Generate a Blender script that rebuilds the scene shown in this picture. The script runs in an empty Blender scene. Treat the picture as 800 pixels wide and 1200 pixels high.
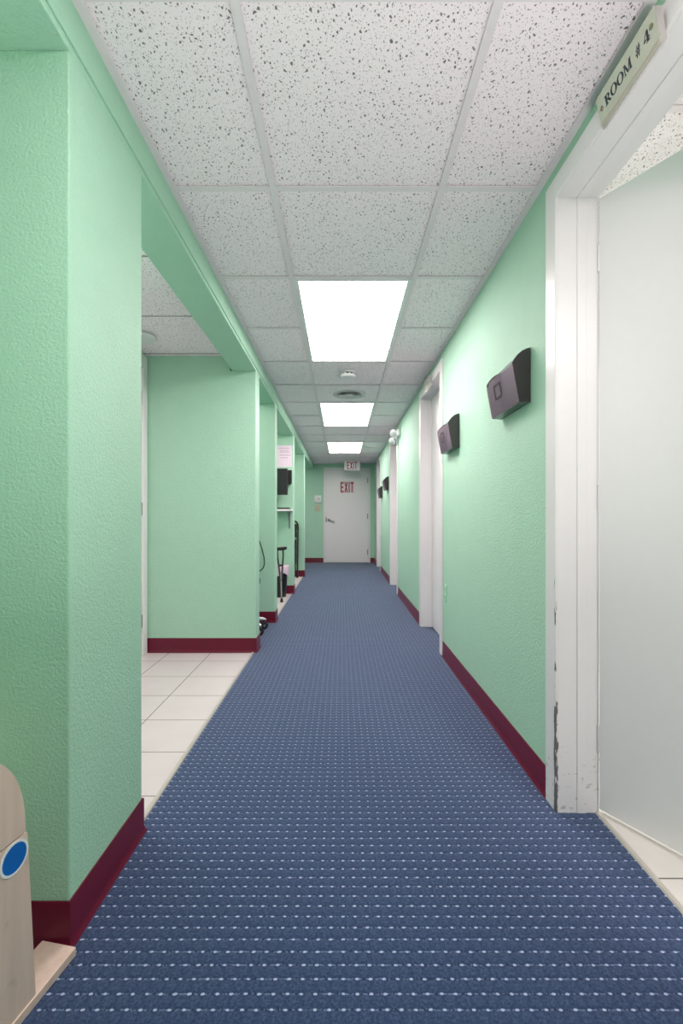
import bpy, bmesh, math, random
from mathutils import Vector, Matrix
random.seed(4)
S = bpy.context.scene
COL = S.collection
PI = math.pi
F = 1600/3.0          # 16 mm lens on a 24x36 portrait frame, in pixels of an 800x1200 picture
E = 0.985             # eye height
H = E + 1.191         # ceiling grid height
XL, XR = -0.626, 0.726
XRI = 0.858           # far side of the right wall
YF = 10.05            # far wall
YB = -3.2
DOWN = Vector((0, 0, -1))

# ------------------------------------------------------------------ materials
def srgb(r, g, b):
    def f(c):
        c /= 255.0
        return c/12.92 if c <= 0.04045 else ((c+0.055)/1.055)**2.4
    return (f(r), f(g), f(b), 1.0)

class NT:
    def __init__(s, name):
        s.m = bpy.data.materials.new(name); s.m.use_nodes = True
        s.t = s.m.node_tree; s.n = s.t.nodes; s.l = s.t.links
        s.b = s.n['Principled BSDF']
    def link(s, a, b): s.l.new(a, b)
    def node(s, typ, **kw):
        n = s.n.new(typ)
        for k, v in kw.items(): setattr(n, k, v)
        return n
    def val(s, sock, v):
        if hasattr(v, 'bl_idname') or isinstance(v, bpy.types.NodeSocket): s.l.new(v, sock)
        else: sock.default_value = v
    def math(s, op, a, b=0.0, c=0.0, clamp=False):
        n = s.node('ShaderNodeMath', operation=op); n.use_clamp = clamp
        for i, v in enumerate((a, b, c)):
            if isinstance(v, bpy.types.NodeSocket): s.l.new(v, n.inputs[i])
            else: n.inputs[i].default_value = v
        return n.outputs[0]
    def pos(s):
        g = s.node('ShaderNodeNewGeometry'); x = s.node('ShaderNodeSeparateXYZ')
        s.l.new(g.outputs['Position'], x.inputs[0])
        return g.outputs['Position'], x.outputs[0], x.outputs[1], x.outputs[2]
    def noise(s, vec, scale, detail=3.0, rough=0.5):
        n = s.node('ShaderNodeTexNoise'); n.inputs['Scale'].default_value = scale
        n.inputs['Detail'].default_value = detail; n.inputs['Roughness'].default_value = rough
        s.l.new(vec, n.inputs['Vector']); return n.outputs['Fac'], n.outputs['Color']
    def mixc(s, fac, a, b):
        n = s.node('ShaderNodeMix', data_type='RGBA')
        for i, v in ((0, fac), (6, a), (7, b)):
            if isinstance(v, bpy.types.NodeSocket): s.l.new(v, n.inputs[i])
            else: n.inputs[i].default_value = v
        return n.outputs[2]
    def step(s, v, lo, hi):
        n = s.node('ShaderNodeMapRange', interpolation_type='SMOOTHSTEP'); s.l.new(v, n.inputs[0])
        n.inputs[1].default_value = lo; n.inputs[2].default_value = hi
        return n.outputs[0]
    def bump(s, h, strength, dist):
        n = s.node('ShaderNodeBump'); n.inputs['Strength'].default_value = strength
        n.inputs['Distance'].default_value = dist; s.l.new(h, n.inputs['Height'])
        s.l.new(n.outputs[0], s.b.inputs['Normal'])
    def set(s, col=None, rough=None, metal=None, spec=None):
        if col is not None: s.val(s.b.inputs['Base Color'], col)
        if rough is not None: s.val(s.b.inputs['Roughness'], rough)
        if metal is not None: s.b.inputs['Metallic'].default_value = metal
        if spec is not None: s.b.inputs['Specular IOR Level'].default_value = spec
        return s

def plain(name, col, rough=0.5, metal=0.0, spec=0.5, nscale=40.0, var=0.06, bumpd=0.0):
    t = NT(name); p, x, y, z = t.pos()
    f, c = t.noise(p, nscale, 4)
    dark = tuple(v*(1-var) for v in col[:3])+(1,)
    lite = tuple(min(1, v*(1+var)) for v in col[:3])+(1,)
    t.set(t.mixc(f, dark, lite), rough, metal, spec)
    if bumpd: t.bump(f, 0.6, bumpd)
    return t.m

def wall_paint(name, col):
    t = NT(name); p, x, y, z = t.pos()
    f, _ = t.noise(p, 130.0, 4, 0.62)      # orange-peel roller texture
    g, _ = t.noise(p, 9.0, 3)
    t.set(t.mixc(g, tuple(v*0.96 for v in col[:3])+(1,), tuple(v*1.03 for v in col[:3])+(1,)), 0.5, 0, 0.15)
    t.bump(f, 0.6, 0.006)
    return t.m

def ceiling_tile(name='mineral_fibre_tile', ca=(0.93, 0.815, 0.87, 1), cb=(0.97, 0.865, 0.915, 1)):
    t = NT(name); p, x, y, z = t.pos()
    w, wc = t.noise(p, 60.0, 2)
    warp = t.node('ShaderNodeVectorMath', operation='MULTIPLY_ADD'); t.l.new(wc, warp.inputs[0])
    warp.inputs[1].default_value = (0.016, 0.016, 0.0); t.l.new(p, warp.inputs[2])
    base = srgb(229, 229, 228)
    col = base
    mask_all = None
    for sc, lo, hi, st, off in ((82.0, 0.04, 0.23, 0.9, 0.0), (180.0, 0.04, 0.27, 0.6, 3.7)):
        mp = t.node('ShaderNodeMapping'); mp.inputs['Scale'].default_value = (1.0, 0.72, 0.0)
        mp.inputs['Location'].default_value = (off, off*0.7, 0); mp.inputs['Rotation'].default_value = (0, 0, 0.5+off)
        t.l.new(warp.outputs[0], mp.inputs['Vector'])
        v = t.node('ShaderNodeTexVoronoi', voronoi_dimensions='2D'); v.inputs['Scale'].default_value = sc
        t.l.new(mp.outputs[0], v.inputs['Vector'])
        sp = t.node('ShaderNodeSeparateColor'); t.l.new(v.outputs['Color'], sp.inputs[0])
        sq = t.math('MULTIPLY', sp.outputs[0], sp.outputs[0])
        thr = t.math('MULTIPLY_ADD', sq, hi-lo, lo)
        m = t.math('LESS_THAN', v.outputs['Distance'], thr)
        m = t.math('MULTIPLY', m, st)
        mask_all = m if mask_all is None else t.math('MAXIMUM', mask_all, m)
    f, _ = t.noise(p, 400.0, 2)
    c0 = t.mixc(f, ca, cb)
    t.set(t.mixc(mask_all, c0, srgb(96, 94, 92)), 0.95, 0, 0.1)
    t.bump(t.math('SUBTRACT', 1.0, mask_all), 0.5, 0.002)
    return t.m

def carpet():
    t = NT('blue_dotted_carpet'); p, x, y, z = t.pos()
    n1, nc = t.noise(p, 520.0, 2); n2, _ = t.noise(p, 160.0, 3); n3, _ = t.noise(p, 1.3, 3)
    n4, _ = t.noise(p, 75.0, 2)
    xs = t.math('ADD', x, t.math('MULTIPLY_ADD', n4, 0.006, -0.003))
    u = t.math('SUBTRACT', t.math('FRACT', t.math('MULTIPLY_ADD', xs, 1/0.0290, 200.0+0.605/0.0290+0.5)), 0.5)
    ys = t.math('ADD', y, t.math('MULTIPLY_ADD', n4, 0.003, -0.0015))
    v = t.math('SUBTRACT', t.math('FRACT', t.math('MULTIPLY_ADD', ys, 1/0.0305, 200.0-0.9112/0.0305+0.5)), 0.5)
    au, av = t.math('ABSOLUTE', u), t.math('ABSOLUTE', v)
    e = t.math('ADD', t.math('POWER', t.math('DIVIDE', au, 0.155), 2.0), t.math('POWER', t.math('DIVIDE', av, 0.09), 2.0))
    dot = t.math('SUBTRACT', 1.0, t.step(t.math('ADD', e, t.math('MULTIPLY_ADD', n2, 1.2, -0.6)), 0.55, 1.15))
    line = t.math('SUBTRACT', 1.0, t.step(av, 0.025, 0.07))
    # scalloped tufts between the dot rows: alternate halves of each cell sit higher
    row2 = t.math('SUBTRACT', t.math('FRACT', t.math('ADD', v, 1.0)), 0.5)
    uu = t.math('SUBTRACT', t.math('FRACT', t.math('ADD', u, 1.0)), 0.5)
    d2 = t.math('SQRT', t.math('ADD', t.math('POWER', uu, 2.0), t.math('POWER', row2, 2.0)))
    tuft = t.step(d2, 0.25, 0.5)
    base = t.mixc(t.step(n2, 0.3, 0.7), srgb(33, 49, 80), srgb(72, 92, 127))
    base = t.mixc(t.math('MULTIPLY', t.step(n1, 0.4, 0.62), 0.6), base, srgb(28, 42, 70))
    base = t.mixc(t.math('MULTIPLY', tuft, 0.5), base, srgb(33, 50, 86))
    base = t.mixc(t.math('MULTIPLY', n3, 0.25), base, srgb(66, 86, 122))
    ln = t.mixc(t.step(n2, 0.42, 0.6), srgb(26, 38, 66), srgb(110, 128, 162))
    base = t.mixc(t.math('MULTIPLY', line, 0.85), base, ln)
    t.set(t.mixc(dot, base, srgb(164, 177, 204)), 0.95, 0, 0.1)
    t.b.inputs['Sheen Weight'].default_value = 0.25
    hgt = t.math('ADD', t.math('MULTIPLY', n1, 0.5), t.math('MULTIPLY', t.math('SUBTRACT', 1.0, tuft), 0.7))
    t.bump(hgt, 0.5, 0.003)
    return t.m

def floor_tile(name, x0, y0, s, a, b, grout):
    t = NT(name); p, x, y, z = t.pos()
    u = t.math('ABSOLUTE', t.math('SUBTRACT', t.math('FRACT', t.math('MULTIPLY_ADD', x, 1/s, 50.5-x0/s)), 0.5))
    v = t.math('ABSOLUTE', t.math('SUBTRACT', t.math('FRACT', t.math('MULTIPLY_ADD', y, 1/s, 50.5-y0/s)), 0.5))
    d = t.math('MINIMUM', u, v)
    m = t.math('SUBTRACT', 1.0, t.step(d, 0.006, 0.010))
    n, _ = t.noise(p, 7.0, 5)
    t.set(t.mixc(m, t.mixc(n, a, b), grout), t.math('MULTIPLY_ADD', m, 0.5, 0.28), 0, 0.5)
    t.bump(t.math('SUBTRACT', 1.0, m), 0.5, 0.0015)
    return t.m

def white_paint(name, col=srgb(226, 225, 225), worn=None):
    """glossy white trim paint; worn=(x, y) marks the vertical edge where the paint is chipped"""
    t = NT(name); p, x, y, z = t.pos()
    n, _ = t.noise(p, 30.0, 4)
    c = t.mixc(n, tuple(v*0.97 for v in col[:3])+(1,), col)
    if worn:
        mp = t.node('ShaderNodeMapping'); mp.inputs['Scale'].default_value = (90, 90, 16); t.l.new(p, mp.inputs[0])
        n1 = t.node('ShaderNodeTexNoise'); n1.inputs['Scale'].default_value = 1.0; n1.inputs['Detail'].default_value = 5
        t.l.new(mp.outputs[0], n1.inputs['Vector'])
        dx = t.math('ABSOLUTE', t.math('SUBTRACT', x, worn[0])); dy = t.math('ABSOLUTE', t.math('SUBTRACT', y, worn[1]))
        dist = t.math('MAXIMUM', dx, dy)
        near = t.math('SUBTRACT', 1.0, t.step(dist, 0.002, 0.013))
        low = t.math('SUBTRACT', 1.0, t.step(z, 0.05, 1.0))
        m = t.step(t.math('ADD', n1.outputs['Fac'], t.math('MULTIPLY_ADD', low, 0.34, t.math('MULTIPLY_ADD', near, 0.36, -0.635))), 0.42, 0.47)
        m = t.math('MULTIPLY', m, t.math('SUBTRACT', 1.0, t.step(dist, 0.010, 0.022)))
        # scuffs and heel marks low down
        mp2 = t.node('ShaderNodeMapping'); mp2.inputs['Scale'].default_value = (55, 55, 120); mp2.inputs['Rotation'].default_value = (0.5, 0.4, 0)
        t.l.new(p, mp2.inputs[0])
        n2 = t.node('ShaderNodeTexNoise'); n2.inputs['Scale'].default_value = 0.7; n2.inputs['Detail'].default_value = 3
        t.l.new(mp2.outputs[0], n2.inputs['Vector'])
        low2 = t.math('SUBTRACT', 1.0, t.step(z, 0.0, 0.5))
        m2 = t.step(t.math('MULTIPLY_ADD', low2, 0.17, n2.outputs['Fac']), 0.75, 0.85)
        c = t.mixc(t.math('MULTIPLY', m2, 0.45), c, srgb(110, 104, 100))
        c = t.mixc(m, c, srgb(104, 100, 98))
    t.set(c, 0.32, 0, 0.5)
    return t.m

def emitter(name, strength, col=(1, 1, 1, 1)):
    t = NT(name); p, x, y, z = t.pos()
    n, _ = t.noise(p, 300.0, 2)
    t.set(srgb(240, 240, 240), 0.5)
    t.val(t.b.inputs['Emission Color'], t.mixc(n, tuple(c*0.98 for c in col[:3])+(1,), col))
    t.b.inputs['Emission Strength'].default_value = strength
    return t.m

def wood(name):
    t = NT(name); p, x, y, z = t.pos()
    mp = t.node('ShaderNodeMapping'); mp.inputs['Scale'].default_value = (60, 60, 4); t.l.new(p, mp.inputs[0])
    n = t.node('ShaderNodeTexNoise'); n.inputs['Scale'].default_value = 1.0; n.inputs['Detail'].default_value = 5
    t.l.new(mp.outputs[0], n.inputs['Vector'])
    k, _ = t.noise(p, 18.0, 4)
    c = t.mixc(n.outputs['Fac'], srgb(204, 176, 162), srgb(228, 204, 192))
    c = t.mixc(t.math('MULTIPLY', t.step(k, 0.62, 0.75), 0.3), c, srgb(150, 130, 118))
    t.set(c, 0.45, 0, 0.4); t.bump(n.outputs['Fac'], 0.2, 0.001)
    return t.m

def smoke_plastic(name, tint, alpha):
    t = NT(name); p, x, y, z = t.pos(); n, _ = t.noise(p, 60.0, 3)
    t.set(t.mixc(n, tuple(v*0.9 for v in tint[:3])+(1,), tint), 0.22, 0, 0.6)
    t.b.inputs['Alpha'].default_value = alpha
    return t.m

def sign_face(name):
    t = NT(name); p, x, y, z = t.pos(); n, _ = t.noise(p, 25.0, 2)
    t.set(t.mixc(n, srgb(186, 196, 176), srgb(200, 206, 188)), 0.15, 0.45, 0.5)  # green tint in the base colour stands in for the reflected wall
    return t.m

M = dict(
    green=wall_paint('green_wall_paint', (0.40, 0.65, 0.495, 1)),
    green_gloss=wall_paint('green_trim_paint', (0.405, 0.655, 0.50, 1)),
    white=white_paint('white_trim_paint'),
    worn=white_paint('chipped_white_paint', worn=(0.716, 1.525)),
    leaf=white_paint('white_door_paint', srgb(229, 227, 228)),
    tile=ceiling_tile(),
    tile_room=ceiling_tile('room_ceiling_tile', (0.87, 0.80, 0.83, 1), (0.93, 0.86, 0.89, 1)),
    grid=plain('grey_grid_metal', (0.78, 0.70, 0.735, 1), 0.5, 0.0, 0.4),
    maroon=plain('maroon_vinyl', srgb(98, 18, 44), 0.3, 0, 0.35),
    carpet=carpet(),
    ftile=floor_tile('cream_floor_tile', -0.955, 1.615, 0.3045, srgb(198, 190, 190), srgb(210, 203, 203), srgb(112, 105, 98)),
    rtile=floor_tile('cream_room_tile', 1.36, 1.246, 0.3045, srgb(206, 202, 196), srgb(218, 214, 208), srgb(110, 106, 98)),
    strip=plain('pale_metal_strip', srgb(196, 190, 182), 0.35, 0.3),
    lens=emitter('lit_diffuser', 7.0, (1.0, 0.845, 0.865, 1)),
    metalwhite=plain('white_enamel', srgb(228, 228, 228), 0.4),
    plasticwhite=plain('white_plastic', srgb(226, 226, 226), 0.4),
    vent=plain('grey_vent_enamel', srgb(204, 200, 202), 0.5),
    ventdark=plain('dark_vent_gap', srgb(176, 173, 174), 0.6),
    dark=plain('dark_slot', srgb(40, 40, 40), 0.6),
    black=plain('black_plastic', srgb(26, 25, 27), 0.4),
    rubber=plain('black_rubber', srgb(22, 22, 22), 0.7),
    blackmetal=plain('black_enamel', srgb(24, 27, 26), 0.35),
    steel=plain('brushed_steel', srgb(150, 150, 150), 0.35, 0.9),
    chrome=plain('chrome', srgb(220, 220, 220), 0.12, 1.0),
    whitesteel=plain('pale_polished_metal', srgb(225, 225, 228), 0.2, 0.5),
    red=plain('red_lettering', srgb(158, 30, 42), 0.4),
    ink=plain('dark_lettering', srgb(30, 40, 52), 0.4),
    pinkline=plain('engraved_line', srgb(166, 128, 124), 0.4),
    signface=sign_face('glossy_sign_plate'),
    signedge=plain('sign_edge', srgb(196, 190, 188), 0.2, 0.3),
    brass=plain('dull_brass_screw', srgb(150, 142, 118), 0.3, 0.9),
    holder_front=smoke_plastic('smoke_plastic_front', srgb(128, 104, 128), 0.42),
    holder_back=smoke_plastic('smoke_plastic_back', srgb(112, 98, 110), 1.0),
    holder_side=smoke_plastic('smoke_plastic_side', srgb(52, 44, 48), 1.0),
    holder_bottom=smoke_plastic('smoke_plastic_bottom', srgb(66, 66, 66), 1.0),
    paper=plain('printed_paper', srgb(226, 208, 222), 0.8),
    paperline=plain('print_line', srgb(182, 158, 182), 0.8),
    liner=plain('pink_white_liner', srgb(226, 200, 218), 0.5, nscale=60, var=0.25),
    beige=plain('beige_plastic', srgb(190, 186, 160), 0.5),
    wood=wood('pale_maple'),
    blue=plain('blue_sticker', srgb(10, 100, 186), 0.25),
    stickerwhite=plain('white_sticker_rim', srgb(230, 232, 234), 0.3),
    seatgrey=plain('black_vinyl', srgb(30, 30, 32), 0.45),
    outlet=plain('green_painted_cover', srgb(168, 216, 186), 0.4),
)

# ------------------------------------------------------------------ mesh helpers
def bm_new(): return bmesh.new()

def box(bm, x0, x1, y0, y1, z0, z1, bev=0.0, seg=2):
    r = bmesh.ops.create_cube(bm, size=1.0)
    vs = r['verts']
    bmesh.ops.scale(bm, vec=(abs(x1-x0), abs(y1-y0), abs(z1-z0)), verts=vs)
    bmesh.ops.translate(bm, vec=((x0+x1)/2, (y0+y1)/2, (z0+z1)/2), verts=vs)
    if bev:
        es = list({e for v in vs for e in v.link_edges})
        bmesh.ops.bevel(bm, geom=es, offset=bev, segments=seg, profile=0.5, affect='EDGES')
    return bm

def frame_of(d):
    d = Vector(d).normalized()
    a = Vector((0, 0, 1)) if abs(d.z) < 0.9 else Vector((1, 0, 0))
    u = d.cross(a).normalized(); return u, d.cross(u).normalized()

def ring(bm, c, u, v, r, n):
    return [bm.verts.new(Vector(c)+u*(r*math.cos(2*PI*i/n))+v*(r*math.sin(2*PI*i/n))) for i in range(n)]

def skin(bm, rings, cap=True):
    n = len(rings[0])
    for a, b in zip(rings, rings[1:]):
        for i in range(n): bm.faces.new((a[i], a[(i+1) % n], b[(i+1) % n], b[i]))
    if cap:
        bm.faces.new(rings[0][::-1]); bm.faces.new(rings[-1])

def tube(bm, pts, r, n=10):
    pts = [Vector(p) for p in pts]
    rs = r if isinstance(r, (list, tuple)) else [r]*len(pts)
    u = None; rings = []
    for i, p in enumerate(pts):
        d = (pts[min(i+1, len(pts)-1)]-pts[max(i-1, 0)]).normalized()
        if u is None: u, v = frame_of(d)
        u = (u-d*u.dot(d)).normalized(); v = d.cross(u)
        rings.append(ring(bm, p, u, v, rs[i], n))
    skin(bm, rings); return bm

def lathe(bm, prof, c=(0, 0, 0), axis=(0, 0, 1), n=28, cap=True):
    """prof: (radius, offset along axis)"""
    ax = Vector(axis).normalized(); u, v = frame_of(ax)
    skin(bm, [ring(bm, Vector(c)+ax*h, u, v, max(r, 1e-4), n) for r, h in prof], cap); return bm

def prism(bm, poly, f0, f1):
    """poly: 2-D points; f0/f1 map a 2-D point to 3-D on the two faces"""
    a = [bm.verts.new(f0(*p)) for p in poly]; b = [bm.verts.new(f1(*p)) for p in poly]
    n = len(poly)
    bm.faces.new(a); bm.faces.new(b[::-1])
    for i in range(n): bm.faces.new((a[i], b[i], b[(i+1) % n], a[(i+1) % n]))
    return bm

def ringplate(bm, outer, inner, f0, f1):
    """closed band between two matching 2-D loops, given thickness"""
    n = len(outer)
    L = [[bm.verts.new(f(*p)) for p in loop] for f in (f0, f1) for loop in (outer, inner)]
    for i in range(n):
        j = (i+1) % n
        bm.faces.new((L[0][i], L[0][j], L[1][j], L[1][i])); bm.faces.new((L[2][i], L[3][i], L[3][j], L[2][j]))
        bm.faces.new((L[0][i], L[2][i], L[2][j], L[0][j])); bm.faces.new((L[1][i], L[1][j], L[3][j], L[3][i]))
    return bm

def obj(name, bm, mat, parent=None, loc=None, smooth=False, local=False):
    """link bm as one mesh object. Coordinates are world unless local; loc = own origin"""
    base = Vector((0, 0, 0))
    if parent is not None and not local:
        q = parent
        while q is not None: base += q.location; q = q.parent
    elif loc is not None: base = Vector(loc)
    if base.length: bmesh.ops.translate(bm, vec=-base, verts=bm.verts)
    bmesh.ops.recalc_face_normals(bm, faces=bm.faces)
    me = bpy.data.meshes.new(name); bm.to_mesh(me); bm.free()
    me.materials.append(mat)
    if smooth:
        for p in me.polygons: p.use_smooth = True
        me.set_sharp_from_angle(angle=math.radians(40))
    o = bpy.data.objects.new(name, me); COL.objects.link(o)
    if parent is not None: o.parent = parent
    elif loc is not None: o.location = loc
    return o

def struct(name, bm, mat, parent=None, **kw):
    o = obj(name, bm, mat, parent, **kw)
    if parent is None: o['kind'] = 'structure'
    return o

def tag(o, label, cat, group=None):
    o['label'] = label; o['category'] = cat
    if group: o['group'] = group
    return o

def empty(name, loc):
    o = bpy.data.objects.new(name, None); COL.objects.link(o); o.location = loc; o.empty_display_size = 0.05
    return o

def thing(name, loc, label, cat, group=None): return tag(empty(name, loc), label, cat, group)

def dup(root, loc, label, rotz=0.0):
    r = root.copy(); COL.objects.link(r); r.location = loc; r.rotation_euler = (0, 0, rotz); r['label'] = label
    for ch in list(root.children):
        c = ch.copy(); COL.objects.link(c); c.parent = r
        for g in list(ch.children):
            d = g.copy(); COL.objects.link(d); d.parent = c
    return r

# ------------------------------------------------------------------ floors
bm = bm_new()
box(bm, -0.643, XRI-0.002, YB, YF, -0.05, 0.0); box(bm, -1.56, -0.643, 3.40, 4.35, -0.05, 0.0); box(bm, -1.56, -0.643, 7.72, YF, -0.05, 0.0)
struct('floor', bm, M['carpet'])
bm = bm_new()
box(bm, -1.56, -0.643, YB, 3.40, -0.05, -0.002); box(bm, -1.56, -0.643, 4.35, 7.72, -0.05, -0.002)
struct('floor_alcove', bm, M['ftile'])
bm = bm_new()
box(bm, XRI-0.002, 3.4, YB, 3.1, -0.05, -0.002)
struct('floor_room', bm, M['rtile'])

# ------------------------------------------------------------------ right wall with four door openings
DOORS = [(0.715, 1.525), (3.32, 4.123), (5.90, 6.69), (8.45, 9.22)]
DTOP = E+1.075
bm = bm_new()
y = YB
for a, b in DOORS:
    box(bm, XR, XRI, y, a, 0, H+0.06); box(bm, XR, XRI, a, b, DTOP, H+0.06); y = b
box(bm, XR, XRI, y, YF, 0, H+0.06)
struct('wall_right', bm, M['green'])
bm = bm_new(); box(bm, -1.56, XRI, YF, YF+0.12, 0, H+0.06); struct('wall_far', bm, M['green'])
bm = bm_new(); box(bm, -1.56, XRI, YB-0.12, YB, 0, H+0.06); struct('wall_back', bm, M['green'])
# the room behind the near door
bm = bm_new()
box(bm, 3.4, 3.5, YB, 3.1, 0, H+0.3); box(bm, XRI, 3.5, 3.1, 3.2, 0, H+0.3); box(bm, XRI, 3.5, YB-0.1, YB, 0, H+0.3)
struct('wall_room', bm, plain('room_wall_paint', srgb(222, 222, 220), 0.5))

# ------------------------------------------------------------------ left side: alcove wall, column, partitions, header beam
SOF = E+1.0767
XBI = -0.799
XA = -1.43
DL = (2.45, 3.255)
bm = bm_new()
box(bm, XA-0.13, XA, YB, DL[0], 0, H+0.06); box(bm, XA-0.13, XA, DL[1], YF, 0, H+0.06); box(bm, XA-0.13, XA, DL[0], DL[1], DTOP, H+0.06)
struct('wall_left', bm, M['green'])
bm = bm_new(); box(bm, XBI, XL, 1.0466, 1.428, 0, SOF, 0.004); struct('wall_column', bm, M['green'])
PART = [(0.28, 0.43), (3.335, 3.475), (4.28, 4.43), (5.93, 6.09), (7.65, 7.80)]  # nearest partition is unseen, added to keep light off the column face
for a, b in PART:
    bm = bm_new(); r_ = 0.006
    prism(bm, [(XA, a), (XBI-0.02, a), (XBI-0.02, b), (XA, b)], lambda x, y: Vector((x, y, 0)), lambda x, y: Vector((x, y, H+0.06)))
    prism(bm, [(XBI-0.02, a), (XL-r_, a), (XL-r_*0.3, a+r_*0.3), (XL, a+r_), (XL, b-r_), (XL-r_*0.3, b-r_*0.3), (XL-r_, b), (XBI-0.02, b)],
          lambda x, y: Vector((x, y, 0)), lambda x, y: Vector((x, y, SOF+0.001)))
    struct('wall_partition', bm, M['green'])
bm = bm_new(); box(bm, XBI, XL, YB, YF, SOF, H+0.06, 0.003)
struct('wall_header', bm, M['green'])
bm = bm_new(); box(bm, XL-0.001, -0.620, YB, YF, E+1.0948, H+0.002, 0.002)
struct('trim_1', bm, M['green_gloss'])

# ------------------------------------------------------------------ ceiling
ROW0, STEP = 1.637, 0.6104
TX = (-0.2476, 0.3623)
bm = bm_new(); box(bm, XL, XR, YB, YF, H+0.007, H+0.06); struct('ceiling', bm, M['tile'])
bm = bm_new(); box(bm, XA, XBI, YB, YF, H-0.004, H+0.06); struct('ceiling_alcove', bm, M['tile'])
bm = bm_new(); box(bm, XRI, 3.4, YB, 3.1, H+0.1, H+0.2); struct('ceiling_room', bm, M['tile_room'])
bm = bm_new()
for x in TX: box(bm, x-0.012, x+0.012, YB, YF, H, H+0.004)
k = -7
while ROW0+STEP*k < YF:
    yy = ROW0+STEP*k
    if yy > YB:
        xs = [XL+0.02, TX[0]-0.012, TX[0]+0.012, TX[1]-0.012, TX[1]+0.012, XR-0.02]
        for i in (0, 2, 4):
            if i == 2 and k in (2, 6, 10, -2): continue
            box(bm, xs[i], xs[i+1], yy, yy+0.024, H, H+0.004)
    k += 1
# wall angles
box(bm, XR-0.024, XR, YB, YF, H-0.001, H+0.003); box(bm, -0.620, -0.596, YB, YF, H-0.001, H+0.003)
box(bm, -0.596, XR-0.024, YF-0.022, YF, H-0.001, H+0.003)
struct('trim_2', bm, M['grid'])
bm = bm_new()
yy = 2.059-STEP*8
while yy < YF:
    if yy > YB and not any(a-0.03 < yy < b for a, b in PART): box(bm, XA, XBI, yy, yy+0.008, H-0.0065, H-0.0035)
    yy += STEP
struct('trim_3', bm, plain('alcove_grid_metal', srgb(150, 150, 150), 0.6))
bm = bm_new()
for yy in (0.2, 0.81, 1.42, 2.03, 2.64): box(bm, XRI, 3.4, yy, yy+0.024, H+0.095, H+0.1)
for xx in (1.25, 1.86, 2.47): box(bm, xx, xx+0.024, YB, 3.1, H+0.095, H+0.1)
struct('trim_4', bm, M['grid'])

# ------------------------------------------------------------------ cove baseboards
BH = 0.105
PROFILE = [(0, 0), (0, BH), (0.0035, BH), (0.005, BH-0.004), (0.005, 0.02), (0.007, 0.009), (0.012, 0.002), (0.013, 0)]
def cove(bm, p0, p1, nrm):
    """baseboard run from p0 to p1 (x, y); nrm points into the hall"""
    p0, p1, nrm = Vector((*p0, 0)), Vector((*p1, 0)), Vector((*nrm, 0))
    prism(bm, PROFILE, lambda d, z: p0+nrm*d+Vector((0, 0, z)), lambda d, z: p1+nrm*d+Vector((0, 0, z)))
bm = bm_new()
cas = 0.07
yy = YB
for a, b in DOORS:
    cove(bm, (XR, yy), (XR, a-cas), (-1, 0)); yy = b+cas
cove(bm, (XR, yy), (XR, YF), (-1, 0))
struct('baseboard_right', bm, M['maroon'], smooth=True)
bm = bm_new()
def cove_path(bm, pts):
    """mitred run; the hall lies to the right of the walking direction"""
    n = len(pts); nr = []
    for p, q in zip(pts, pts[1:]):
        d = Vector((q[0]-p[0], q[1]-p[1], 0)).normalized(); nr.append(Vector((d.y, -d.x, 0)))
    rings = []
    for i, p in enumerate(pts):
        if i == 0: m = nr[0]
        elif i == n-1: m = nr[-1]
        else: m = (nr[i-1]+nr[i])/(1+nr[i-1].dot(nr[i]))
        rings.append([bm.verts.new(Vector((p[0], p[1], z))+m*d) for d, z in PROFILE])
    skin(bm, rings)
def wrap(bm, y0, y1, x0): cove_path(bm, [(x0, y1), (XL, y1), (XL, y0), (x0, y0)][::-1])
wrap(bm, 1.0466, 1.428, XBI)
for a, b in PART: wrap(bm, a, b, XA)
cove(bm, (XA, 3.475), (XA, 4.28), (1, 0)); cove(bm, (XA, 4.43), (XA, 5.93), (1, 0))
cove(bm, (XA, 6.09), (XA, 7.65), (1, 0)); cove(bm, (XA, 7.8), (XA, YF), (1, 0))
struct('baseboard_left', bm, M['maroon'], smooth=True)
DX0, DX1 = -0.397, 0.633       # far door, outer edges of its casing
bm = bm_new()
cove(bm, (XA, YF), (DX0, YF), (0, -1)); cove(bm, (DX1, YF), (XR, YF), (0, -1))
struct('baseboard_far', bm, M['maroon'], smooth=True)

# carpet edge strips
bm = bm_new()
segs = [(1.44, 3.325), (4.44, 5.92), (6.10, 7.64), (0.44, 1.03), (YB, 0.27)]
for a, b in segs:
    prism(bm, [(-0.658, -0.002), (-0.658, 0.001), (-0.653, 0.005), (-0.642, 0.006), (-0.640, 0.0)],
          lambda x, z: Vector((x, a, z)), lambda x, z: Vector((x, b, z)))
struct('trim_5', bm, M['strip'])
bm = bm_new()
prism(bm, [(0.846, 0.0), (0.849, 0.005), (0.860, 0.005), (0.868, -0.002)],
      lambda x, z: Vector((x, DOORS[0][0], z)), lambda x, z: Vector((x, DOORS[0][1], z)))
struct('trim_6', bm, M['strip'])

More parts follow.
